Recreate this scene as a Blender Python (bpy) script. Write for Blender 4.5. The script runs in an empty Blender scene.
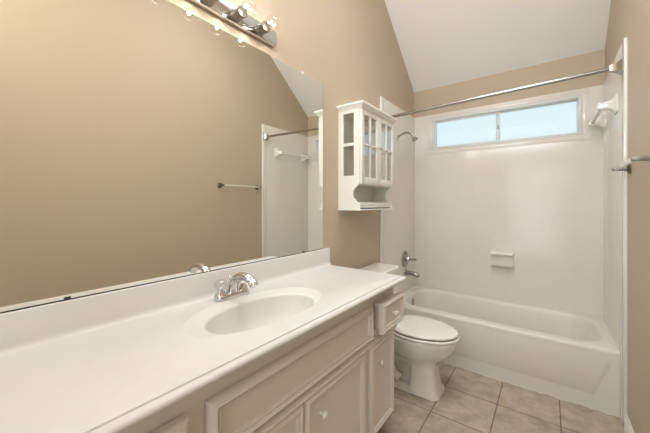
import bpy, bmesh, math
from mathutils import Vector, Matrix
PI = math.pi
scene = bpy.context.scene
C = bpy.context.collection

# ------------------------------------------------------------------ camera
cam_d = bpy.data.cameras.new('camera')
cam = bpy.data.objects.new('camera', cam_d); C.objects.link(cam)
cam.location = (1.1665, 0.0, 1.2677)
cam.rotation_euler = (PI / 2, 0, 0.6429)
cam_d.sensor_width = 36.0
cam_d.lens = 298.12 / 650 * 36
cam_d.shift_y = -12.8 / 650
cam_d.clip_start = 0.02
scene.camera = cam

# ------------------------------------------------------------------ world, light, exposure
scene.view_settings.view_transform = 'Standard'
scene.view_settings.look = 'None'
scene.view_settings.gamma = 1.0
scene.view_settings.exposure = -0.05
scene.view_settings.use_curve_mapping = False
world = bpy.data.worlds.new('sky'); scene.world = world
world.use_nodes = True
wn = world.node_tree.nodes; wl = world.node_tree.links
for n in list(wn): wn.remove(n)
wo = wn.new('ShaderNodeOutputWorld'); wb = wn.new('ShaderNodeBackground')
wtc = wn.new('ShaderNodeTexCoord'); wsep = wn.new('ShaderNodeSeparateXYZ')
wr = wn.new('ShaderNodeValToRGB')
wl.new(wtc.outputs['Generated'], wsep.inputs[0]); wl.new(wsep.outputs['Z'], wr.inputs[0])
wr.color_ramp.elements[0].position = 0.0; wr.color_ramp.elements[0].color = (0.85, 0.965, 0.965, 1)
wr.color_ramp.elements[1].position = 0.7; wr.color_ramp.elements[1].color = (0.50, 0.78, 0.93, 1)
wl.new(wr.outputs[0], wb.inputs[0]); wb.inputs[1].default_value = 1.05
wl.new(wb.outputs[0], wo.inputs[0])

def area_light(name, loc, rot, sx, sy, power, col):
    d = bpy.data.lights.new(name, 'AREA'); d.shape = 'RECTANGLE'; d.size = sx; d.size_y = sy
    d.energy = power; d.color = col
    o = bpy.data.objects.new(name, d); C.objects.link(o); o.location = loc; o.rotation_euler = rot
    return o
# added fill light in the open doorway behind the camera, no known source
area_light('doorway_fill', (0.95, -1.35, 1.25), (PI / 2, 0, 0), 0.9, 2.0, 11, (0.94, 0.97, 1.0))
# unseen fill area high behind the camera, added like a bounced flash
area_light('high_rear_fill', (0.76, -0.97, 2.85), (PI / 2 + 0.6, 0, 0), 1.3, 1.2, 80, (0.94, 0.97, 1.0))

# added fill pointing down under the vault top; no opening is modelled
top_fill = area_light('overhead_fill', (0.80, 1.55, 3.5), (0, 0, 0), 0.8, 1.2, 16, (0.93, 0.965, 1.0))
top_fill.data.spread = math.radians(110)

# ------------------------------------------------------------------ materials
def mat(name, col, rough=0.5, metal=0.0, spec=0.5, coat=0.0, bump=0.0, bscale=60.0, vary=0.0, vscale=4.0):
    m = bpy.data.materials.new(name); m.use_nodes = True
    nt = m.node_tree; b = nt.nodes['Principled BSDF']
    b.inputs['Base Color'].default_value = (*col, 1)
    b.inputs['Roughness'].default_value = rough
    b.inputs['Metallic'].default_value = metal
    b.inputs['Specular IOR Level'].default_value = spec
    b.inputs['Coat Weight'].default_value = coat
    b.inputs['Coat Roughness'].default_value = 0.05
    geo = nt.nodes.new('ShaderNodeNewGeometry')
    if vary:
        nz = nt.nodes.new('ShaderNodeTexNoise'); nz.inputs['Scale'].default_value = vscale
        nz.inputs['Detail'].default_value = 4
        nt.links.new(geo.outputs['Position'], nz.inputs['Vector'])
        r = nt.nodes.new('ShaderNodeValToRGB')
        r.color_ramp.elements[0].position = 0.3; r.color_ramp.elements[1].position = 0.7
        r.color_ramp.elements[0].color = (*[c * (1 - vary) for c in col], 1)
        r.color_ramp.elements[1].color = (*[min(1, c * (1 + vary)) for c in col], 1)
        nt.links.new(nz.outputs['Fac'], r.inputs[0]); nt.links.new(r.outputs[0], b.inputs['Base Color'])
    if bump:
        nz = nt.nodes.new('ShaderNodeTexNoise'); nz.inputs['Scale'].default_value = bscale
        nz.inputs['Detail'].default_value = 3
        nt.links.new(geo.outputs['Position'], nz.inputs['Vector'])
        bp = nt.nodes.new('ShaderNodeBump'); bp.inputs['Strength'].default_value = bump
        bp.inputs['Distance'].default_value = 0.002
        nt.links.new(nz.outputs['Fac'], bp.inputs['Height']); nt.links.new(bp.outputs[0], b.inputs['Normal'])
    return m

def tile_mat(name, axes, size, origin, col, grout, mortar, rough, stone=0.0, bump=0.3):
    m = bpy.data.materials.new(name); m.use_nodes = True
    nt = m.node_tree; N = nt.nodes.new; L = nt.links.new
    b = nt.nodes['Principled BSDF']; b.inputs['Roughness'].default_value = rough
    geo = N('ShaderNodeNewGeometry'); sep = N('ShaderNodeSeparateXYZ'); comb = N('ShaderNodeCombineXYZ')
    L(geo.outputs['Position'], sep.inputs[0])
    for k in range(2):
        s = N('ShaderNodeMath'); s.operation = 'SUBTRACT'; s.inputs[1].default_value = origin[k]
        L(sep.outputs[axes[k]], s.inputs[0]); L(s.outputs[0], comb.inputs[k])
    br = N('ShaderNodeTexBrick'); br.offset = 0.0; br.squash = 1.0
    br.inputs['Scale'].default_value = 1.0; br.inputs['Brick Width'].default_value = size
    br.inputs['Row Height'].default_value = size; br.inputs['Mortar Size'].default_value = mortar
    br.inputs['Mortar Smooth'].default_value = 0.1; br.inputs['Bias'].default_value = 0.0
    v = 0.04 if stone else 0.008
    br.inputs['Color1'].default_value = (*[c * (1 - v) for c in col], 1)
    br.inputs['Color2'].default_value = (*[c * (1 + v) for c in col], 1)
    br.inputs['Mortar'].default_value = (*grout, 1)
    L(comb.outputs[0], br.inputs['Vector'])
    out = br.outputs['Color']
    if stone:
        nz = N('ShaderNodeTexNoise'); nz.inputs['Scale'].default_value = 11; nz.inputs['Detail'].default_value = 9
        nz.inputs['Roughness'].default_value = 0.65; nz.inputs['Distortion'].default_value = 0.15
        L(geo.outputs['Position'], nz.inputs['Vector'])
        r = N('ShaderNodeValToRGB'); r.color_ramp.elements[0].position = 0.32; r.color_ramp.elements[1].position = 0.68
        r.color_ramp.elements[0].color = (1 - stone, 1 - stone * 1.1, 1 - stone * 1.25, 1); r.color_ramp.elements[1].color = (1.08, 1.06, 1.03, 1)
        L(nz.outputs['Fac'], r.inputs[0])
        mx = N('ShaderNodeMix'); mx.data_type = 'RGBA'; mx.blend_type = 'MULTIPLY'; mx.inputs[0].default_value = 1.0
        L(out, mx.inputs[6]); L(r.outputs[0], mx.inputs[7]); out = mx.outputs[2]
    L(out, b.inputs['Base Color'])
    inv = N('ShaderNodeMath'); inv.operation = 'SUBTRACT'; inv.inputs[0].default_value = 1.0
    L(br.outputs['Fac'], inv.inputs[1])
    bp = N('ShaderNodeBump'); bp.inputs['Strength'].default_value = bump; bp.inputs['Distance'].default_value = 0.002
    L(inv.outputs[0], bp.inputs['Height']); L(bp.outputs[0], b.inputs['Normal'])
    return m

def glass_mat(name, refl, tint=(1, 1, 1), rough=0.0):
    m = bpy.data.materials.new(name); m.use_nodes = True
    nt = m.node_tree; N = nt.nodes.new; L = nt.links.new
    for n in list(nt.nodes): nt.nodes.remove(n)
    o = N('ShaderNodeOutputMaterial'); mx = N('ShaderNodeMixShader'); t = N('ShaderNodeBsdfTransparent')
    g = N('ShaderNodeBsdfGlossy'); fr = N('ShaderNodeLayerWeight'); fr.inputs['Blend'].default_value = refl
    t.inputs[0].default_value = (*tint, 1); g.inputs['Roughness'].default_value = rough
    L(fr.outputs['Facing'], mx.inputs[0]); L(t.outputs[0], mx.inputs[1]); L(g.outputs[0], mx.inputs[2]); L(mx.outputs[0], o.inputs[0])
    return m

def emit_mat(name, col, strength):
    m = bpy.data.materials.new(name); m.use_nodes = True
    b = m.node_tree.nodes['Principled BSDF']; b.inputs['Base Color'].default_value = (*col, 1)
    b.inputs['Emission Color'].default_value = (*col, 1); b.inputs['Emission Strength'].default_value = strength
    return m

M_paint = mat('tan wall paint', (0.575, 0.472, 0.364), 0.5, bump=0.25, bscale=140, spec=0.3)
M_ceil = mat('ceiling paint', (0.89, 0.875, 0.84), 0.8, bump=0.3, bscale=120)
M_white = mat('white trim paint', (0.82, 0.79, 0.73), 0.4)
M_cab = mat('cream cabinet paint', (0.77, 0.72, 0.645), 0.38, bump=0.05, bscale=40)
M_wcab = mat('white cabinet paint', (0.86, 0.84, 0.78), 0.35)
M_dark = mat('dark toe kick and gap shade', (0.30, 0.26, 0.21), 0.7)  # dark toe kick board; also paints the shade in the toilet seat gaps
M_counter = mat('cultured marble', (0.74, 0.72, 0.69), 0.42, coat=0.0, vary=0.015, vscale=6)
M_porc = mat('white porcelain', (0.86, 0.835, 0.785), 0.12, coat=0.4)
M_tub = mat('white tub enamel', (0.75, 0.71, 0.64), 0.3, coat=0.0)
M_cer = mat('white ceramic', (0.85, 0.83, 0.78), 0.12, coat=0.3)
M_chrome = mat('polished chrome', (0.66, 0.66, 0.66), 0.06, metal=1.0)
M_nickel = mat('brushed nickel', (0.40, 0.375, 0.34), 0.24, metal=1.0)
M_darkmetal = mat('darkened dull metal', (0.21, 0.185, 0.155), 0.32, metal=1.0)  # metal darkened in colour; for the chrome sockets this stands in for dark reflections
M_caulk = mat('stained caulk', (0.62, 0.56, 0.46), 0.6, vary=0.38, vscale=14)
M_border = mat('glazed bullnose tile', (0.825, 0.79, 0.735), 0.15)
M_mirror = mat('mirror silver', (0.91, 0.91, 0.85), 0.0, metal=1.0)
M_black = mat('dark rubber', (0.03, 0.03, 0.03), 0.6)
M_vinyl = mat('white window vinyl', (0.78, 0.80, 0.80), 0.4)
M_bar = mat('pale towel bar', (0.80, 0.75, 0.68), 0.15, coat=0.3)
M_pane = glass_mat('window glass', 0.03)
M_cpane = glass_mat('cabinet glass', 0.26, (0.97, 0.98, 0.95))
M_bulb = glass_mat('bulb glass', 0.12, (0.98, 0.97, 0.95), 0.02)
M_acry = glass_mat('clear acrylic', 0.2, (0.93, 0.92, 0.90), 0.05)
M_fil = emit_mat('glowing filament', (1.0, 0.85, 0.65), 6)
TS = 0.152
WT = dict(col=(0.81, 0.775, 0.715), grout=(0.77, 0.73, 0.665), mortar=0.0011, rough=0.13, bump=0.14)
M_tile_back = tile_mat('white wall tile back', (0, 2), TS, (-0.025, 2.195 - 15 * TS), **WT)
M_tile_side = tile_mat('white wall tile side', (1, 2), TS, (3.17 - 8 * TS, 2.195 - 15 * TS), **WT)
M_floor = tile_mat('stone look floor tile', (0, 1), 0.316, (0.592 - 4 * 0.316, 2.16 - 14 * 0.316), (0.50, 0.44, 0.36),
                   (0.20, 0.165, 0.125), 0.0035, 0.42, stone=0.34, bump=0.5)

# ------------------------------------------------------------------ mesh helpers
def wloc(o):
    v = Vector((0, 0, 0))
    while o is not None: v = v + Vector(o.location); o = o.parent
    return v

class MB:
    """collects shapes in room coordinates and links them as one mesh object"""
    def __init__(s): s.bm = bmesh.new()
    def box(s, x0, x1, y0, y1, z0, z1, bev=0.0, seg=2):
        r = bmesh.ops.create_cube(s.bm, size=1.0); vs = r['verts']
        for v in vs:
            v.co = Vector(((x0 + x1) / 2 + v.co.x * (x1 - x0), (y0 + y1) / 2 + v.co.y * (y1 - y0), (z0 + z1) / 2 + v.co.z * (z1 - z0)))
        if bev > 0:
            es = set(e for v in vs for e in v.link_edges)
            bmesh.ops.bevel(s.bm, geom=list(es), offset=bev, segments=seg, affect='EDGES', profile=0.5)
        return s
    def loft(s, rings, cap0=True, cap1=True, closed=True):
        R = [[s.bm.verts.new(Vector(p)) for p in r] for r in rings]
        n = len(R[0])
        for a, b in zip(R[:-1], R[1:]):
            for i in range(n if closed else n - 1):
                j = (i + 1) % n
                try: s.bm.faces.new((a[i], a[j], b[j], b[i]))
                except ValueError: pass
        if cap0: s.bm.faces.new(list(reversed(R[0])))
        if cap1: s.bm.faces.new(R[-1])
        return s
    def lathe(s, origin, axis, prof, n=24, cap0=True, cap1=True):
        """prof = [(distance along axis, radius)]"""
        a = Vector(axis).normalized(); u = a.orthogonal().normalized(); w = a.cross(u); o = Vector(origin)
        rings = [[o + a * d + (u * math.cos(2 * PI * k / n) + w * math.sin(2 * PI * k / n)) * max(r, 1e-4) for k in range(n)] for d, r in prof]
        return s.loft(rings, cap0, cap1)
    def tube(s, pts, rad, n=14, flat=1.0):
        P = [Vector(p) for p in pts]; k = len(P)
        rr = rad if isinstance(rad, (list, tuple)) else [rad] * k
        rings = []; up = None
        for i in range(k):
            t = (P[min(i + 1, k - 1)] - P[max(i - 1, 0)]).normalized()
            if up is None: up = t.orthogonal().normalized()
            up = (up - t * up.dot(t)).normalized(); w = t.cross(up)
            rings.append([P[i] + up * math.cos(2 * PI * j / n) * rr[i] + w * math.sin(2 * PI * j / n) * rr[i] * flat for j in range(n)])
        return s.loft(rings)
    def prism(s, poly, f0, f1):
        """poly = list of 2D points; f0 / f1 map a 2D point to 3D at the two ends"""
        return s.loft([[f0(p) for p in poly], [f1(p) for p in poly]])
    def build(s, name, m, parent=None, smooth=35):
        bmesh.ops.recalc_face_normals(s.bm, faces=s.bm.faces)
        off = wloc(parent) if parent is not None else Vector((0, 0, 0))
        for v in s.bm.verts: v.co -= off
        me = bpy.data.meshes.new(name); s.bm.to_mesh(me); s.bm.free()
        me.materials.append(m)
        for p in me.polygons: p.use_smooth = True
        me.set_sharp_from_angle(angle=math.radians(smooth))
        o = bpy.data.objects.new(name, me); C.objects.link(o)
        if parent is not None: o.parent = parent
        return o

def thing(name, label, cat, loc, group=None):
    o = bpy.data.objects.new(name, None); C.objects.link(o)
    o.location = loc; o.empty_display_size = 0.05
    o['label'] = label; o['category'] = cat
    if group: o['group'] = group
    return o
def struct(o): o['kind'] = 'structure'; return o
def copy_thing(root, loc, label, group=None):
    r = root.copy(); C.objects.link(r); r.location = loc; r['label'] = label
    if group: r['group'] = group
    for ch in list(root.children):
        c = ch.copy(); C.objects.link(c); c.parent = r
        for g in list(ch.children):
            d = g.copy(); C.objects.link(d); d.parent = c
    return r
def rrect(cx, cy, hx, hy, r, n=8):
    pts = []
    for qx, qy, a0 in ((1, 1, 0), (-1, 1, PI / 2), (-1, -1, PI), (1, -1, 3 * PI / 2)):
        for k in range(n + 1):
            a = a0 + k * PI / 2 / n
            pts.append((cx + qx * (hx - r) + r * math.cos(a), cy + qy * (hy - r) + r * math.sin(a)))
    return pts
def framed(mb, x, y0, y1, z0, z1, prof, back):
    """a front facing +x: nested rectangles, prof = [(inset, depth relative to x)]"""
    def ring(i, d): return [(x + d, y0 + i, z0 + i), (x + d, y1 - i, z0 + i), (x + d, y1 - i, z1 - i), (x + d, y0 + i, z1 - i)]
    return mb.loft([ring(0, back)] + [ring(i, d) for i, d in prof])
def ease(pts, n=10):
    """Catmull-Rom through points"""
    P = [Vector(p) for p in pts]; P = [2 * P[0] - P[1]] + P + [2 * P[-1] - P[-2]]; out = []
    for i in range(1, len(P) - 2):
        for k in range(n):
            t = k / n; a, b, c, d = P[i - 1], P[i], P[i + 1], P[i + 2]
            out.append(0.5 * ((2 * b) + (c - a) * t + (2 * a - 5 * b + 4 * c - d) * t * t + (3 * b - a - 3 * c + d) * t ** 3))
    out.append(P[-2]); return out

# ------------------------------------------------------------------ room shell
W, D = 1.52, 3.17
ZC, ZT, SL = 2.474, 2.195, 0.824           # back wall ceiling height, tile top, vault slope
YF = -1.0                                   # wall behind the camera
ZV = 3.6                                    # flat top of the vault
YV = D - (ZV - ZC) / SL
T = 0.12
struct(MB().box(-T, W + T, YF - 1.2, D + T, -0.1, 0.0).build('floor', M_floor))
def side_poly(x0, x1):
    poly = [(YF - T, 0), (D + T, 0), (D + T, ZC - SL * T), (D, ZC), (YV, ZV), (YF - T, ZV)]
    return MB().prism(poly, lambda p: (x0, p[0], p[1]), lambda p: (x1, p[0], p[1]))
wall_left = struct(side_poly(-T, 0).build('wall_left', M_paint))
wall_right = struct(side_poly(W, W + T).build('wall_right', M_paint))
# back wall with the window opening
WX0, WX1, WZ0, WZ1 = 0.195, 1.385, 1.825, 2.145
mb = MB()
mb.box(0, WX0, D, D + T, 0, ZC); mb.box(WX1, W, D, D + T, 0, ZC)
mb.box(WX0, WX1, D, D + T, 0, WZ0); mb.box(WX0, WX1, D, D + T, WZ1, ZC)
wall_back = struct(mb.build('wall_back', M_paint))
mb = MB()
cp = [(D + T, ZC - SL * T), (D, ZC), (YV, ZV), (YF - T, ZV), (YF - T, ZV + 0.1), (YV, ZV + 0.15), (D + T, ZC + 0.12)]
mb.prism(cp, lambda p: (-T, p[0], p[1]), lambda p: (W + T, p[0], p[1]))
struct(mb.build('ceiling', M_ceil))
DX0, DX1, DZ = 0.5, 1.35, 2.05
mb = MB(); mb.box(0, DX0, YF - T, YF, 0, ZV); mb.box(DX1, W, YF - T, YF, 0, ZV); mb.box(DX0, DX1, YF - T, YF, DZ, ZV)
struct(mb.build('wall_front', M_paint))
mb = MB()
for x0, x1, z0, z1 in ((DX0 - 0.06, DX0, 0, DZ + 0.06), (DX1, DX1 + 0.06, 0, DZ + 0.06), (DX0, DX1, DZ, DZ + 0.06)):
    mb.box(x0, x1, YF - 0.0, YF + 0.015, z0, z1, 0.003)
struct(mb.build('trim_1', M_white))
# tile surround: parts of the walls
TT = 0.012
YL, YR = 2.349, 2.341
def bull(x_in, sgn, y0):
    """side tile slab: rounded front edge, slab between the wall and the room"""
    zs0 = 0.0
    poly = [(0, D - TT), (TT, D - TT), (TT, y0 + 0.008), (TT * 0.8, y0 + 0.003), (TT * 0.4, y0), (0, y0)]
    return MB().prism(poly, lambda p: (x_in + sgn * p[0], p[1], zs0), lambda p: (x_in + sgn * p[0], p[1], ZT))
bull(0, 1, YL).build('tile_surround', M_tile_side, wall_left)
bull(W, -1, YR).build('tile_surround', M_tile_side, wall_right)
# narrow raised bullnose strips finishing the tile edges
MB().box(TT - .011, TT + .0018, YL - .0015, YL + .05, 0, ZT + .001, 0.0012).build('bullnose_edge', M_cer, wall_left)
MB().box(W - TT - .0018, W - .001, YR - .0015, YR + .05, 0, ZT + .001, 0.0012).build('bullnose_edge', M_cer, wall_right)
mb = MB()
mb.box(0, WX0, D - TT, D, 0, ZT); mb.box(WX1, W, D - TT, D, 0, ZT)
mb.box(WX0, WX1, D - TT, D, 0, WZ0); mb.box(WX0, WX1, D - TT, D, WZ1, ZT)
mb.build('tile_surround', M_tile_back, wall_back)
# window: frame set in the opening, two sashes (left one slides in front of the right)
mb = MB()
def ring_frame(mb, x0, x1, z0, z1, w, y0, y1, bev=0.003):
    mb.box(x0, x1, y0, y1, z0, z0 + w, bev); mb.box(x0, x1, y0, y1, z1 - w, z1, bev)
    mb.box(x0, x0 + w, y0, y1, z0 + w, z1 - w, bev); mb.box(x1 - w, x1, y0, y1, z0 + w, z1 - w, bev)
ring_frame(mb, WX0, WX1, WZ0, WZ1, 0.022, D - 0.016, D + 0.10)
win = struct(mb.build('window_1', M_vinyl))
xm = 0.79
mb = MB(); ring_frame(mb, WX0 - .045, WX1 + .045, WZ0 - .045, WZ1 + .045, .0445, D - TT - .0025, D - TT - .0003, .001)
mb.build('bullnose_border', M_border, wall_back)
mb = MB(); ring_frame(mb, WX0 + 0.020, xm + 0.018, WZ0 + 0.020, WZ1 - 0.020, 0.016, D + 0.008, D + 0.028, 0.002)
sl = mb.build('sash', M_vinyl, win)
MB().box(WX0 + 0.03, xm + 0.008, D + 0.015, D + 0.019, WZ0 + 0.03, WZ1 - 0.03).build('pane', M_pane, sl)
mb = MB(); ring_frame(mb, xm - 0.018, WX1 - 0.020, WZ0 + 0.020, WZ1 - 0.020, 0.012, D + 0.035, D + 0.058, 0.002)
sr = mb.build('sash', M_vinyl, win)
MB().box(xm - 0.01, WX1 - 0.028, D + 0.044, D + 0.048, WZ0 + 0.028, WZ1 - 0.028).build('pane', M_pane, sr)
mb = MB(); mb.box(xm + 0.0, xm + 0.008, D + 0.000, D + 0.010, 1.955, 1.995, 0.002); mb.build('latch', M_nickel, win)
# baseboards
bprof = [(0, 0), (0.014, 0), (0.014, 0.062), (0.010, 0.072), (0.006, 0.078), (0.004, 0.09), (0, 0.09)]
struct(MB().prism(bprof, lambda p: (W - p[0], YF, p[1]), lambda p: (W - p[0], YR - 0.002, p[1])).build('baseboard_right', M_white))
struct(MB().prism(bprof, lambda p: (p[0], 1.59, p[1]), lambda p: (p[0], YL - 0.002, p[1])).build('baseboard_left', M_white))
mb = MB(); mb.box(TT, W - TT, 2.449, 2.4585, 0.0, 0.008, 0.003)
struct(mb.build('trim_2', M_caulk))         # caulk line along the tub foot

# ------------------------------------------------------------------ bathtub
tub = thing('bathtub', 'white alcove bathtub with a plain panelled apron under the window', 'bathtub', (0.76, 2.81, 0))
X0, X1, Y0, Y1, ZR = TT, W - TT, 2.458, D - TT - .002, 0.386
cx, cy, hx, hy = (X0 + X1) / 2, (Y0 + Y1) / 2, (X1 - X0) / 2, (Y1 - Y0) / 2
def R(x0, x1, y0, y1, r, z): return [(p[0], p[1], z) for p in rrect((x0 + x1) / 2, (y0 + y1) / 2, (x1 - x0) / 2, (y1 - y0) / 2, r)]
rings = [R(X0, X1, Y0, Y1, .004, 0.0), R(X0, X1, Y0, Y1, .004, ZR - .022), R(X0, X1, Y0 + .0015, Y1, .004, ZR - .014),
         R(X0, X1, Y0 + .006, Y1, .005, ZR - .005), R(X0 + .001, X1 - .001, Y0 + .014, Y1, .006, ZR)]
A = (0.105, 1.452, 2.545, 3.105)
def inn(d, dl, dr, r, z): return R(A[0] + dl, A[1] - dr, A[2] + d, A[3] - d, r, z)
rings += [inn(-.012, -.012, -.012, .152, ZR), inn(-.004, -.004, -.004, .15, ZR - .003), inn(.004, .003, .006, .15, ZR - .012), inn(.012, .008, .018, .15, ZR - .035),
          inn(.035, .02, .07, .15, ZR - .13), inn(.055, .035, .14, .15, ZR - .22), inn(.075, .055, .20, .14, ZR - .285),
          inn(.10, .085, .25, .12, ZR - .315), inn(.14, .13, .30, .10, ZR - .325)]
MB().loft(rings, False, True).build('tub_body', M_tub, tub, 50)
# raised trapezoid panel on the apron
tp = [(0.03, 0.088), (1.40, 0.088), (1.478, 0.30), (1.478, 0.352), (0.03, 0.352)]
tq = [(0.05, 0.112), (1.378, 0.112), (1.450, 0.302), (1.450, 0.335), (0.05, 0.335)]
MB().loft([[(p[0], Y0 + .002, p[1]) for p in tp], [(p[0], Y0 - .0045, p[1]) for p in tq]]).build('apron_panel', M_tub, tub)
MB().lathe((0.110, 2.82, 0.315), (1, 0, 0.12), [(0, .036), (.008, .036), (.012, .030), (.014, .02), (.014, 0)]).build('overflow_plate', M_nickel, tub)
MB().lathe((0.33, 2.81, 0.061), (0, 0, 1), [(0, .03), (.004, .03), (.006, .022), (.003, .018), (.003, 0)]).build('drain', M_nickel, tub)

# ------------------------------------------------------------------ vanity cabinet
van = thing('bathroom_vanity', 'cream painted vanity cabinet with panelled doors under the countertop', 'cabinet', (0.25, 0.76, 0))
VY0, VY1, FX = -0.02, 1.562, 0.475
mb = MB(); ZC1 = 0.8472
mb.box(0.002, FX, VY0, VY0 + .018, 0.115, ZC1); mb.box(0.002, FX, VY1 - .018, VY1, 0.115, ZC1)
mb.box(0.002, FX - .009, VY0 + .018, VY1 - .018, 0.115, 0.133); mb.box(0.002, 0.01, VY0 + .018, VY1 - .018, 0.133, ZC1)
mb.box(FX - .009, FX, VY0 + .018, VY1 - .018, 0.115, ZC1)
mb.build('carcass', M_cab, van)
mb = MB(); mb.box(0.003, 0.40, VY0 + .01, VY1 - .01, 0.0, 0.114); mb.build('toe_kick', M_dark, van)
def knob(parent, x, y, z, m=M_cab):
    MB().lathe((x, y, z), (1, 0, 0), [(-.002, .0075), (.004, .006), (.009, .0055), (.013, .009), (.018, .0135), (.023, .0145), (.028, .011), (.031, .005), (.0315, 0)], 18).build('knob', m, parent)
DOORP = [(0, -.010), (.003, -.006), (.012, .001), (.018, .002), (.022, -.002), (.026, -.005), (.028, -.002), (.032, -.002), (.036, -.009)]
def door(y0, y1, z0, z1, ky, kz):
    d = framed(MB(), FX + .019, y0, y1, z0, z1, DOORP, -.0185).build('door', M_cab, van)
    knob(d, FX + .010, ky, kz)
    return d
DZ0, DZ1 = 0.135, 0.580
door(1.265, 1.534, DZ0, DZ1, 1.352, 0.482)
door(0.788, 1.212, DZ0, DZ1, 0.880, 0.486)
door(0.362, 0.784, DZ0, DZ1, 0.692, 0.486)
door(0.045, 0.310, DZ0, DZ1, 0.222, 0.482)
FP = [(0, -.012), (.002, -.008), (.016, .007), (.020, .008), (.023, .003), (.027, -.004), (.029, .001), (.033, .001), (.038, -.011)]
framed(MB(), FX + .020, 0.418, 1.288, 0.610, 0.773, FP, -.0195).build('false_drawer_front', M_cab, van)
DP = [(0, -.010), (.003, -.005), (.012, .002), (.017, .002), (.021, -.003), (.024, -.006), (.026, -.002), (.030, -.002), (.034, -.009)]
def drawer(y0, y1, z0, z1, x, name):
    mb = framed(MB(), x, y0, y1, z0, z1, DP, -.028)
    o = mb.build(name, M_cab, van)
    MB().box(FX + .0005, x - .027, y0 + .02, y1 - .02, z0 + .012, z1 - .012).build('drawer_box', M_cab, o)
    knob(o, x - .010, (y0 + y1) / 2, (z0 + z1) / 2)
    return o
drawer(1.312, 1.561, 0.635, 0.784, 0.537, 'drawer')
drawer(0.095, 0.366, 0.612, 0.772, FX + .030, 'drawer')
# moulded rail between drawers and doors
mb = MB(); mb.prism([(FX - .001, .583), (FX + .012, .584), (FX + .022, .589), (FX + .021, .593), (FX + .008, .603), (FX - .001, .606)],
                    lambda p: (p[0], VY0, p[1]), lambda p: (p[0], VY1, p[1])); mb.build('rail_moulding', M_cab, van)

# ------------------------------------------------------------------ countertop with integral sink and backsplash
top = thing('vanity_countertop', 'long off-white cultured marble countertop with a built-in oval sink bowl', 'countertop', (0.27, 0.76, 0.83))
ZK = 0.8723
CX1, CY0, CY1 = 0.5445, -0.06, 1.585
sx, sy = 0.32, 0.76
angs = [2 * PI * k / 96 for k in range(96)]
def rect_ring(x0, x1, y0, y1, z):
    pts = []
    for a in ANG:
        dx, dy = math.cos(a), math.sin(a); t = 1e9
        if dx > 1e-9: t = min(t, (x1 - sx) / dx)
        if dx < -1e-9: t = min(t, (x0 - sx) / dx)
        if dy > 1e-9: t = min(t, (y1 - sy) / dy)
        if dy < -1e-9: t = min(t, (y0 - sy) / dy)
        pts.append((sx + dx * t, sy + dy * t, z))
    return pts
ANG = sorted(angs + [math.atan2(y - sy, x - sx) % (2 * PI) for x, y in ((0.001, CY0), (CX1, CY0), (CX1, CY1), (0.001, CY1))])
OUT = rect_ring(0.001, CX1, CY0, CY1, 0)
def crect(i, z): return [(min(p[0], CX1 - i), max(CY0 + i, min(CY1 - i, p[1])), z) for p in OUT]
def ell(xc, yc, b, a, z):
    out = []
    for t in ANG:
        # point of the ellipse in the direction t from the sink centre
        dx, dy = math.cos(t), math.sin(t); ox, oy = sx - xc, sy - yc
        A_ = (dx / b) ** 2 + (dy / a) ** 2; B_ = 2 * (ox * dx / b ** 2 + oy * dy / a ** 2); C_ = (ox / b) ** 2 + (oy / a) ** 2 - 1
        r = (-B_ + math.sqrt(B_ * B_ - 4 * A_ * C_)) / (2 * A_)
        out.append((sx + dx * r, sy + dy * r, z))
    return out
rings = [ell(.285, .772, .160, .285, ZK - .012), ell(.285, .772, .170, .302, ZK), ell(.285, .772, .1685, .3005, ZK + .0012), ell(.285, .772, .166, .297, ZK + .0010),
         ell(.287, .771, .162, .291, ZK - .0012), ell(.300, .767, .154, .262, ZK - .0022), ell(.312, .763, .147, .243, ZK - .0030), ell(.319, .760, .1415, .233, ZK - .0050),
         ell(.320, .760, .1395, .2305, ZK - .0085), ell(.320, .760, .1375, .228, ZK - .016), ell(.319, .760, .131, .221, ZK - .040), ell(.317, .760, .117, .205, ZK - .075), ell(.312, .760, .096, .174, ZK - .105),
         ell(.306, .760, .070, .125, ZK - .125), ell(.302, .760, .045, .07, ZK - .134), ell(.30, .760, .022, .024, ZK - .137)]
shell = [ell(.30, .760, .022, .024, ZK - .150), ell(.306, .760, .082, .137, ZK - .139), ell(.317, .760, .127, .218, ZK - .085), ell(.314, .762, .148, .245, ZK - .024)]
edge = [crect(.03, ZK - .0245), crect(.006, ZK - .024), crect(.0012, ZK - .0205), crect(0, ZK - .0155), crect(.001, ZK - .0115), crect(.0035, ZK - .008),
        crect(.008, ZK - .0055), crect(.014, ZK - .0042), crect(.0195, ZK - .0046), crect(.0205, ZK - .0008), crect(.0225, ZK)]
MB().loft(shell + edge + rings[1:], True, True).build('sink_top', M_counter, top, 50)
mb = MB(); mb.prism([(0.001, ZK - .002), (0.034, ZK - .002), (0.027, ZK + .003), (0.022, ZK + .010), (0.020, ZK + .02), (0.020, .972), (.0185, .9755), (0.015, .977), (0.001, .977)],
                    lambda p: (p[0], CY0, p[1]), lambda p: (p[0], CY1 - .0005, p[1]))
mb.build('backsplash', M_counter, top)
MB().lathe((.30, .76, ZK - .1375), (0, 0, 1), [(0, .024), (.003, .023), (.004, .018), (.002, .014), (.002, 0)]).build('drain', M_chrome, top)

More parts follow.
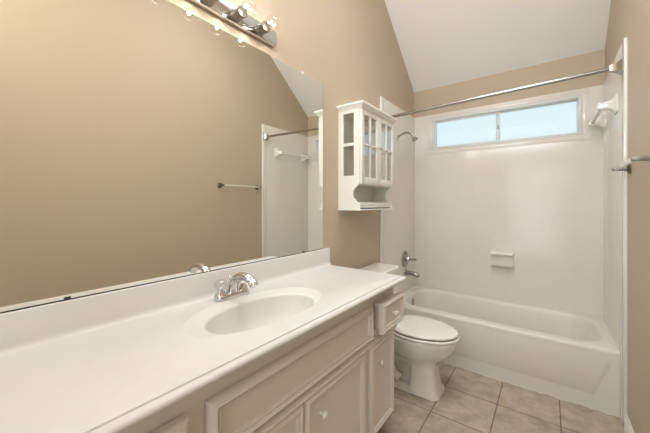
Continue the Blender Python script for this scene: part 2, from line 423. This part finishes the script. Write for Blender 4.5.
# ------------------------------------------------------------------ faucet
fau = thing('sink_faucet', 'chrome sink faucet with clear knob handles on the vanity countertop', 'faucet', (0.088, 0.780, ZK))
fx, fy = 0.088, 0.780
ZK += .0012
mb = MB()
rings = []
for s_, z in ((1, 0.0005), (1, .010), (.96, .016), (.86, .021)):
    rings.append([(p[0], p[1], ZK + z) for p in rrect(fx, fy, .030 * s_, .082 * (s_ + 1) / 2, .029 * s_, 8)])
mb.loft(rings); mb.build('base_plate', M_chrome, fau)
pts = ease([(fx, fy, ZK + .015), (fx + .004, fy, ZK + .045), (fx + .028, fy, ZK + .078), (fx + .070, fy, ZK + .096), (fx + .110, fy, ZK + .092), (fx + .138, fy, ZK + .076), (fx + .146, fy, ZK + .066)], 6)
k = len(pts)
MB().tube(pts, [.025 - .009 * min(1, i / (k * .5)) + (.002 if i > k * .75 else 0) for i in range(k)], 16).build('spout', M_chrome, fau)
MB().lathe((fx - .018, fy, ZK + .02), (0, 0, 1), [(0, .003), (.055, .003), (.057, .006), (.064, .006), (.066, .003), (.066, 0)], 12).build('lift_rod', M_chrome, fau)
for sgn in (-1, 1):
    y = fy + sgn * .055
    h = MB().lathe((fx, y, ZK + .015), (0, 0, 1), [(0, .024), (.008, .022), (.020, .014), (.028, .012), (.028, 0)], 20).build('handle_stem', M_chrome, fau)
    n = 40
    rings = []
    for z, r in ((.026, .012), (.030, .019), (.036, .023), (.050, .0245), (.060, .021), (.064, .014)):
        rings.append([(fx + r * (1 + .07 * math.cos(8 * 2 * PI * j / n)) * math.cos(2 * PI * j / n), y + r * (1 + .07 * math.cos(8 * 2 * PI * j / n)) * math.sin(2 * PI * j / n), ZK + .015 + z) for j in range(n)])
    o = MB().loft(rings).build('handle', M_acry, fau); o['label'] = 'clear faceted handle'

ZK -= .0012
# ------------------------------------------------------------------ mirror
mir = thing('wall_mirror', 'large frameless mirror above the countertop on the left wall', 'mirror', (0.004, 0.72, 0.978))
MB().box(0.001, 0.006, -0.05, 1.5265, 0.978, 2.0414).build('glass', M_mirror, mir)
MB().box(0.0062, 0.0085, -0.05, 1.527, 0.9773, 0.9803).build('bottom_channel', M_black, mir)
mb = MB()
mb.box(0.0008, 0.0058, 1.5266, 1.5276, 0.978, 2.0414); mb.build('edge', M_nickel, mir)
for y in (0.254, 1.339):
    MB().box(0.0062, 0.010, y - .008, y + .008, 0.9805, 0.987, .0015).build('clip', M_black, mir)
for y in (0.40, 1.326):
    MB().box(0.0062, 0.010, y - .010, y + .010, 2.030, 2.046, .0015).build('clip', M_cer, mir)

# ------------------------------------------------------------------ vanity light bar
bar = thing('vanity_light_bar', 'chrome light bar with round bulbs above the mirror', 'lamp', (0.0, 0.76, 2.075))
LY0, LY1, LZ0, LZ1 = 0.425, 1.095, 2.088, 2.164
MB().box(0.001, 0.030, LY0, LY1, LZ0, LZ1, 0.003).build('back_plate', M_chrome, bar)
BZ = 2.120
for y in (.980, .841, .702, .563):
    so = MB().lathe((0.030, y, BZ), (1, 0, 0), [(-.001, .027), (.003, .028), (.006, .026), (.012, .0245), (.046, .0245), (.050, .026), (.053, .023), (.054, .014)], 28).build('socket', M_darkmetal, bar)
    prof = [(.050, .012), (.056, .013), (.062, .017)]
    cR = .034; cX = .090
    for kk in range(1, 14):
        a = -PI / 2 + .55 + (PI - .55) * kk / 13
        prof.append((cX + cR * math.sin(a), cR * math.cos(a)))
    bu = MB().lathe((0.030, y, BZ), (1, 0, 0), prof, 28, True, True).build('bulb', M_bulb, bar, 60)
    fp = [(0.030 + .085 + .008 * math.sin(t * 2 * PI * 2), y + .016 * math.cos(t * PI), BZ + .006 * math.sin(t * PI) + .004 * math.cos(t * 4 * PI)) for t in [q / 24 for q in range(25)]]
    MB().tube(fp, .0014, 8).build('filament', M_fil, bu)
    d = bpy.data.lights.new('bulb_light', 'POINT'); d.energy = 0.88; d.color = (1.0, 0.95, 0.88); d.shadow_soft_size = 0.006
    lo = bpy.data.objects.new('bulb_light', d); C.objects.link(lo); lo.parent = bar
    lo.location = Vector((0.030 + cX + .01, y, BZ)) - bar.location

# ------------------------------------------------------------------ wall cabinet
wc = thing('wall_cabinet', 'white glass-door wall cabinet with an open scalloped shelf above the toilet', 'cabinet', (0.09, 1.95, 1.23))
KX, KY0, KY1, KZ0, KZD, KZ1 = 0.170, 1.71, 2.222, 1.232, 1.398, 1.905
def side(y0, y1):
    # outline with the scallop below the door, as boxes around the panes above
    sc = ease([(0.170, 0, 1.402), (0.155, 0, 1.390), (0.128, 0, 1.364), (0.118, 0, 1.337), (0.126, 0, 1.305), (0.152, 0, 1.278), (0.168, 0, 1.258), (0.172, 0, 1.232)], 5)
    poly = [(0.001, 1.232)] + [(p.x, p.z) for p in reversed(sc)] + [(0.170, 1.45), (0.001, 1.45)]
    mb = MB(); mb.prism(poly, lambda p: (p[0], y0, p[1]), lambda p: (p[0], y1, p[1]))
    zr = 1.658
    mb.box(0.001, 0.042, y0, y1, 1.45, KZ1); mb.box(0.126, 0.170, y0, y1, 1.45, KZ1)
    mb.box(0.042, 0.126, y0, y1, 1.878, KZ1); mb.box(0.042, 0.126, y0, y1, zr, zr + .020)
    mb.box(0.042, 0.126, y0, y1, 1.45, 1.456)
    o = mb.build('side_panel', M_wcab, wc)
    MB().box(0.043, 0.125, (y0 + y1) / 2 - .0015, (y0 + y1) / 2 + .0015, 1.455, 1.879).build('pane', M_cpane, o)
side(KY0, KY0 + .015); side(KY1 - .015, KY1)
iy0, iy1 = KY0 + .0155, KY1 - .0155
MB().box(0.001, 0.006, iy0, iy1, KZ0, KZ1).build('back_panel', M_wcab, wc)
MB().box(0.0065, 0.168, iy0, iy1, KZD - .002, KZD + .012).build('bottom_board', M_wcab, wc)
MB().box(0.0065, 0.150, iy0, iy1, 1.660, 1.668).build('shelf', M_cpane, wc)
MB().box(0.0065, 0.169, iy0, iy1, 1.890, KZ1).build('top_board', M_wcab, wc)
MB().box(0.0065, 0.164, iy0, iy1, 1.240, 1.252, .002).build('open_shelf', M_wcab, wc)
MB().box(0.150, 0.164, iy0, iy1, 1.2525, 1.276, .003).build('shelf_rail', M_wcab, wc)
mb = MB(); mb.box(0.001, 0.178, KY0 - .006, KY1 + .006, 1.222, 1.2315, .002); mb.build('base_moulding', M_wcab, wc)
# crown: stacked profile loft
rings = []
for e, z in ((.000, KZ1 - .006), (.003, KZ1 + .001), (.010, KZ1 + .006), (.014, KZ1 + .016), (.018, KZ1 + .019), (.022, KZ1 + .021), (.022, KZ1 + .031), (.020, KZ1 + .034)):
    rings.append([(0.001, KY0 - e, z), (KX + .016 + e, KY0 - e, z), (KX + .016 + e, KY1 + e, z), (0.001, KY1 + e, z)])
MB().loft(rings).build('crown_moulding', M_wcab, wc)
ym = (KY0 + KY1) / 2
for y0, y1, ky in ((KY0 + .003, ym - .001, ym - .016), (ym + .001, KY1 - .003, ym + .016)):
    z0, z1 = KZD + .002, KZ1 - .008; fw = .034
    mb = MB(); xa, xb = KX + .0005, KX + .0165
    mb.box(xa, xb, y0, y0 + fw, z0, z1, .0015); mb.box(xa, xb, y1 - fw, y1, z0, z1, .0015)
    mb.box(xa, xb, y0 + fw, y1 - fw, z0, z0 + .046, .0015); mb.box(xa, xb, y0 + fw, y1 - fw, z1 - fw, z1, .0015)
    yc = (y0 + y1) / 2
    mb.box(xa + .002, xb - .001, yc - .007, yc + .007, z0 + .046, z1 - fw, .001)
    mb.box(xa + .002, xb - .001, y0 + fw, y1 - fw, 1.660, 1.674, .001)
    d = mb.build('door', M_wcab, wc)
    MB().box(xa + .004, xa + .007, y0 + fw - .002, y1 - fw + .002, z0 + .044, z1 - fw + .002).build('pane', M_cpane, d)
    MB().lathe((xb, ky, 1.664), (1, 0, 0), [(-.001, .006), (.010, .004), (.014, .008), (.020, .009), (.024, .006), (.025, 0)], 16).build('knob', M_chrome, d)

# ------------------------------------------------------------------ toilet
wcx = 2.03
toi = thing('toilet', 'white toilet with closed lid between the vanity and the bathtub', 'toilet', (0.35, wcx, 0))
def egg(xb, xf, hw, z, n=48, xc=None, sq=1.0):
    xc = xb + (xf - xb) * .42 if xc is None else xc
    out = []
    for k in range(n):
        t = 2 * PI * k / n; c, s_ = math.cos(t), math.sin(t)
        c = math.copysign(abs(c) ** sq, c); s_ = math.copysign(abs(s_) ** sq, s_)
        out.append((xc + (xf - xc if c > 0 else xc - xb) * c, wcx + hw * s_, z))
    return out
def ft(xb, xf, hw, r, z): return [(p[0], p[1], z) for p in rrect((xb + xf) / 2, wcx + .012, (xf - xb) / 2, hw, r, 11)]
MB().loft([ft(.10, .592, .112, .05, 0), ft(.10, .592, .112, .05, .010), ft(.104, .584, .106, .05, .022), ft(.12, .575, .098, .05, .04)]).build('foot', M_porc, toi, 50)
rings = [egg(.385, .590, .108, .012, sq=.5), egg(.39, .583, .104, .03, sq=.5), egg(.395, .570, .098, .10, sq=.5), egg(.395, .562, .092, .18, sq=.55), egg(.36, .568, .096, .212, sq=.7),
         egg(.25, .600, .125, .240, sq=.9), egg(.215, .640, .158, .268), egg(.21, .668, .176, .305), egg(.215, .682, .184, .340), egg(.22, .690, .188, .368), egg(.22, .693, .188, .382), egg(.225, .688, .184, .389)]
MB().loft(rings).build('bowl', M_porc, toi, 60)
MB().loft([ft(.13, .42, .055, .03, .03), ft(.13, .42, .06, .03, .15), ft(.15, .42, .08, .03, .26)]).build('rear_pedestal', M_porc, toi)
for sg in (-1, 1):
    pts = ease([(.42, wcx + sg * .060, .20), (.36, wcx + sg * .070, .225), (.29, wcx + sg * .075, .205), (.26, wcx + sg * .075, .15), (.28, wcx + sg * .075, .09), (.33, wcx + sg * .070, .06)], 6)
    MB().tube(pts, .036, 14).build('trapway', M_porc, toi)
    MB().lathe((.30, wcx + .012 + sg * .088, .035), (0, 0, 1), [(0, .014), (.014, .014), (.022, .010), (.024, 0)], 16).build('bolt_cap', M_porc, toi)
MB().loft([egg(.25, .683, .178, .3885), egg(.25, .683, .178, .3945)]).build('seat_gap_shade', M_dark, toi)  # dark slab filling the seat-to-bowl gap to paint its shade
rings = [egg(.238, .695, .187, .394), egg(.234, .700, .191, .3955), egg(.234, .700, .191, .402), egg(.240, .693, .185, .4065)]
MB().loft(rings).build('seat', M_porc, toi, 60)
MB().loft([egg(.245, .689, .180, .4068), egg(.245, .689, .180, .4175)]).build('lid_gap_shade', M_dark, toi)  # dark slab under the lid, painting the shadow line above the seat
rings = [egg(.240, .690, .181, .417), egg(.237, .694, .185, .4185), egg(.237, .694, .185, .425), egg(.243, .688, .179, .430), egg(.28, .66, .15, .434), egg(.34, .58, .09, .4355)]
MB().loft(rings).build('lid', M_porc, toi, 60)
for sg in (-1, 1):
    MB().box(.205, .236, wcx + sg * .075 - .018, wcx + sg * .075 + .018, .385, .424, .008).build('hinge', M_porc, toi)
MB().box(.03, .225, wcx - .10, wcx + .10, .26, .392, .02).build('tank_shelf', M_porc, toi)
rings = [[(p[0], p[1], z) for p in rrect(.112, wcx, hx_, hy_, .03)] for z, hx_, hy_ in ((.392, .085, .18), (.41, .09, .19), (.60, .095, .2), (.745, .097, .203))]
tk = MB().loft(rings).build('tank', M_porc, toi)
rings = [[(p[0], p[1], z) for p in rrect(.114, wcx, hx_, hy_, .03)] for z, hx_, hy_ in ((.7455, .100, .206), (.749, .106, .211), (.768, .106, .211), (.776, .100, .206))]
MB().loft(rings).build('tank_lid', M_porc, toi)
MB().tube([(.208, wcx - .15, .69), (.226, wcx - .15, .69), (.232, wcx - .13, .688), (.232, wcx - .08, .682)], [.010, .009, .007, .008], 10).build('flush_lever', M_chrome, toi)

toi.location.x += 0.010; toi.location.y += 0.008

# ------------------------------------------------------------------ shower fittings on the left tile wall
sx0 = TT
sh = thing('wall_shower', 'nickel shower head on a curved arm high on the tiled wall', 'shower head', (sx0, 2.69, 1.893))
hy_, hz_ = 2.69, 1.893
MB().lathe((sx0, hy_, hz_), (1, 0, 0), [(0, .030), (.004, .030), (.010, .022), (.014, .010), (.014, 0)]).build('flange', M_chrome, sh)
pts = ease([(sx0 + .004, hy_, hz_), (sx0 + .035, hy_, hz_ + .026), (sx0 + .085, hy_, hz_ + .040), (sx0 + .130, hy_, hz_ + .026), (sx0 + .158, hy_, hz_ - .004)], 6)
MB().tube(pts, .010, 12).build('arm', M_nickel, sh)
MB().lathe((sx0 + .153, hy_, hz_ + .003), (.55, 0, -1), [(0, .011), (.012, .015), (.020, .013), (.028, .020), (.042, .029), (.048, .030), (.050, .025), (.050, 0)]).build('head', M_nickel, sh)
vl = thing('shower_valve', 'round nickel shower valve with lever handle above the tub spout', 'valve', (sx0, 2.875, 0.715))
MB().lathe((sx0, 2.875, .715), (1, 0, 0), [(0, .082), (.004, .082), (.010, .076), (.014, .058), (.016, .036), (.017, 0)], 40).build('escutcheon', M_nickel, vl)
MB().lathe((sx0 + .014, 2.875, .715), (1, 0, 0), [(0, .032), (.020, .030), (.036, .027), (.042, .023), (.043, 0)], 28).build('hub', M_chrome, vl)
MB().tube([(sx0 + .045, 2.875, .715), (sx0 + .070, 2.875, .716), (sx0 + .105, 2.873, .718), (sx0 + .118, 2.872, .720)], [.018, .011, .010, .013], 14).build('lever', M_nickel, vl)
MB().lathe((sx0 + .010, 2.875, .775), (1, 0, 0), [(0, .012), (.012, .012), (.016, .009), (.016, 0)], 16).build('diverter_button', M_nickel, vl)
sp = thing('tub_spout', 'nickel tub spout low on the tiled wall over the bathtub', 'spout', (sx0, 2.875, 0.575))
pts = [(sx0, 2.875, .580), (sx0 + .02, 2.875, .580), (sx0 + .07, 2.875, .578), (sx0 + .11, 2.875, .572), (sx0 + .135, 2.875, .562), (sx0 + .142, 2.875, .552)]
MB().tube(pts, [.030, .027, .024, .023, .021, .017], 18).build('spout_body', M_nickel, sp)
MB().lathe((sx0, 2.875, .580), (1, 0, 0), [(0, .034), (.006, .034), (.010, .028), (.010, 0)]).build('flange', M_chrome, sp)

# ------------------------------------------------------------------ shower rod
rod = thing('shower_rod', 'straight nickel shower curtain rod across the tub alcove', 'shower rod', (0.76, 2.42, 2.05))
RY, RZ = 2.387, 2.045
MB().tube([(TT + .02, RY, RZ - .034), (W - TT - .02, RY, RZ + .008)], .0125, 18).build('rod', M_nickel, rod)
for x, sg in ((TT + .0032, 1), (W - TT - .0032, -1)):
    rings = [[(x + sg * d, RY + a * h, RZ - (.032 if sg > 0 else -.008) + b * h) for a, b in ((-1, -1), (1, -1), (1, 1), (-1, 1))] for d, h in ((0, .036), (.006, .036), (.012, .031), (.030, .020), (.055, .0165), (.056, .013))]
    MB().loft(rings).build('flange', M_nickel, rod)

# ------------------------------------------------------------------ soap dish on the back wall
sd = thing('soap_dish', 'white ceramic soap dish set in the tile above the bathtub', 'soap dish', (0.83, D - TT, 0.70))
yb = D - TT
MB().box(.742, .918, yb - .010, yb, .690, .835, .006, 3).build('back_plate', M_cer, sd)
pr = [(0, .696), (.030, .694), (.058, .706), (.066, .724), (.066, .734), (.060, .734), (.050, .716), (.020, .708), (0, .712)]
MB().prism(pr, lambda p: (.742, yb - .008 - p[0], p[1]), lambda p: (.918, yb - .008 - p[0], p[1])).build('tray', M_cer, sd)
pr = [(0, .796), (.022, .794), (.046, .800), (.052, .812), (.046, .824), (.020, .832), (0, .834)]
MB().prism(pr, lambda p: (.742, yb - .008 - p[0], p[1]), lambda p: (.918, yb - .008 - p[0], p[1])).build('grip_ledge', M_cer, sd)

# ------------------------------------------------------------------ ceramic towel bar on the right tile wall
cb = thing('ceramic_towel_bar', 'white ceramic towel bar high on the right tiled wall in the alcove', 'towel bar', (W - TT, 2.83, 1.89))
xw = W - TT
for y in (2.58, 3.075):
    rings = []
    for d, h, v in ((0, .048, .058), (.008, .048, .058), (.014, .040, .048), (.030, .022, .028), (.050, .017, .022), (.075, .017, .022), (.088, .015, .019), (.090, .010, .013)):
        rings.append([(xw - d, p[0], p[1]) for p in rrect(y, 1.888, h, v, min(h, v) * .35, 4)])
    MB().loft(rings).build('bracket', M_cer, cb)
MB().box(xw - .080, xw - .060, 2.597, 3.058, 1.879, 1.899, .003).build('bar', M_cer, cb)

# ------------------------------------------------------------------ chrome towel bar on the painted right wall
tb = thing('towel_bar', 'towel bar with nickel posts on the tan right wall before the tile', 'towel bar', (W, 2.02, 1.456))
for y in (1.783, 2.262):
    rings = []
    for d, h, v in ((0.0005, .022, .026), (.006, .022, .026), (.010, .018, .020), (.016, .010, .013), (.040, .0085, .010), (.070, .0085, .009), (.074, .007, .0075)):
        rings.append([(W - d, p[0], p[1]) for p in rrect(y, 1.456, h, v, min(h, v) * .25, 3)])
    MB().loft(rings).build('post', M_darkmetal, tb)
MB().box(W - .068, W - .054, 1.790, 2.255, 1.447, 1.465, .0015).build('bar', M_bar, tb)
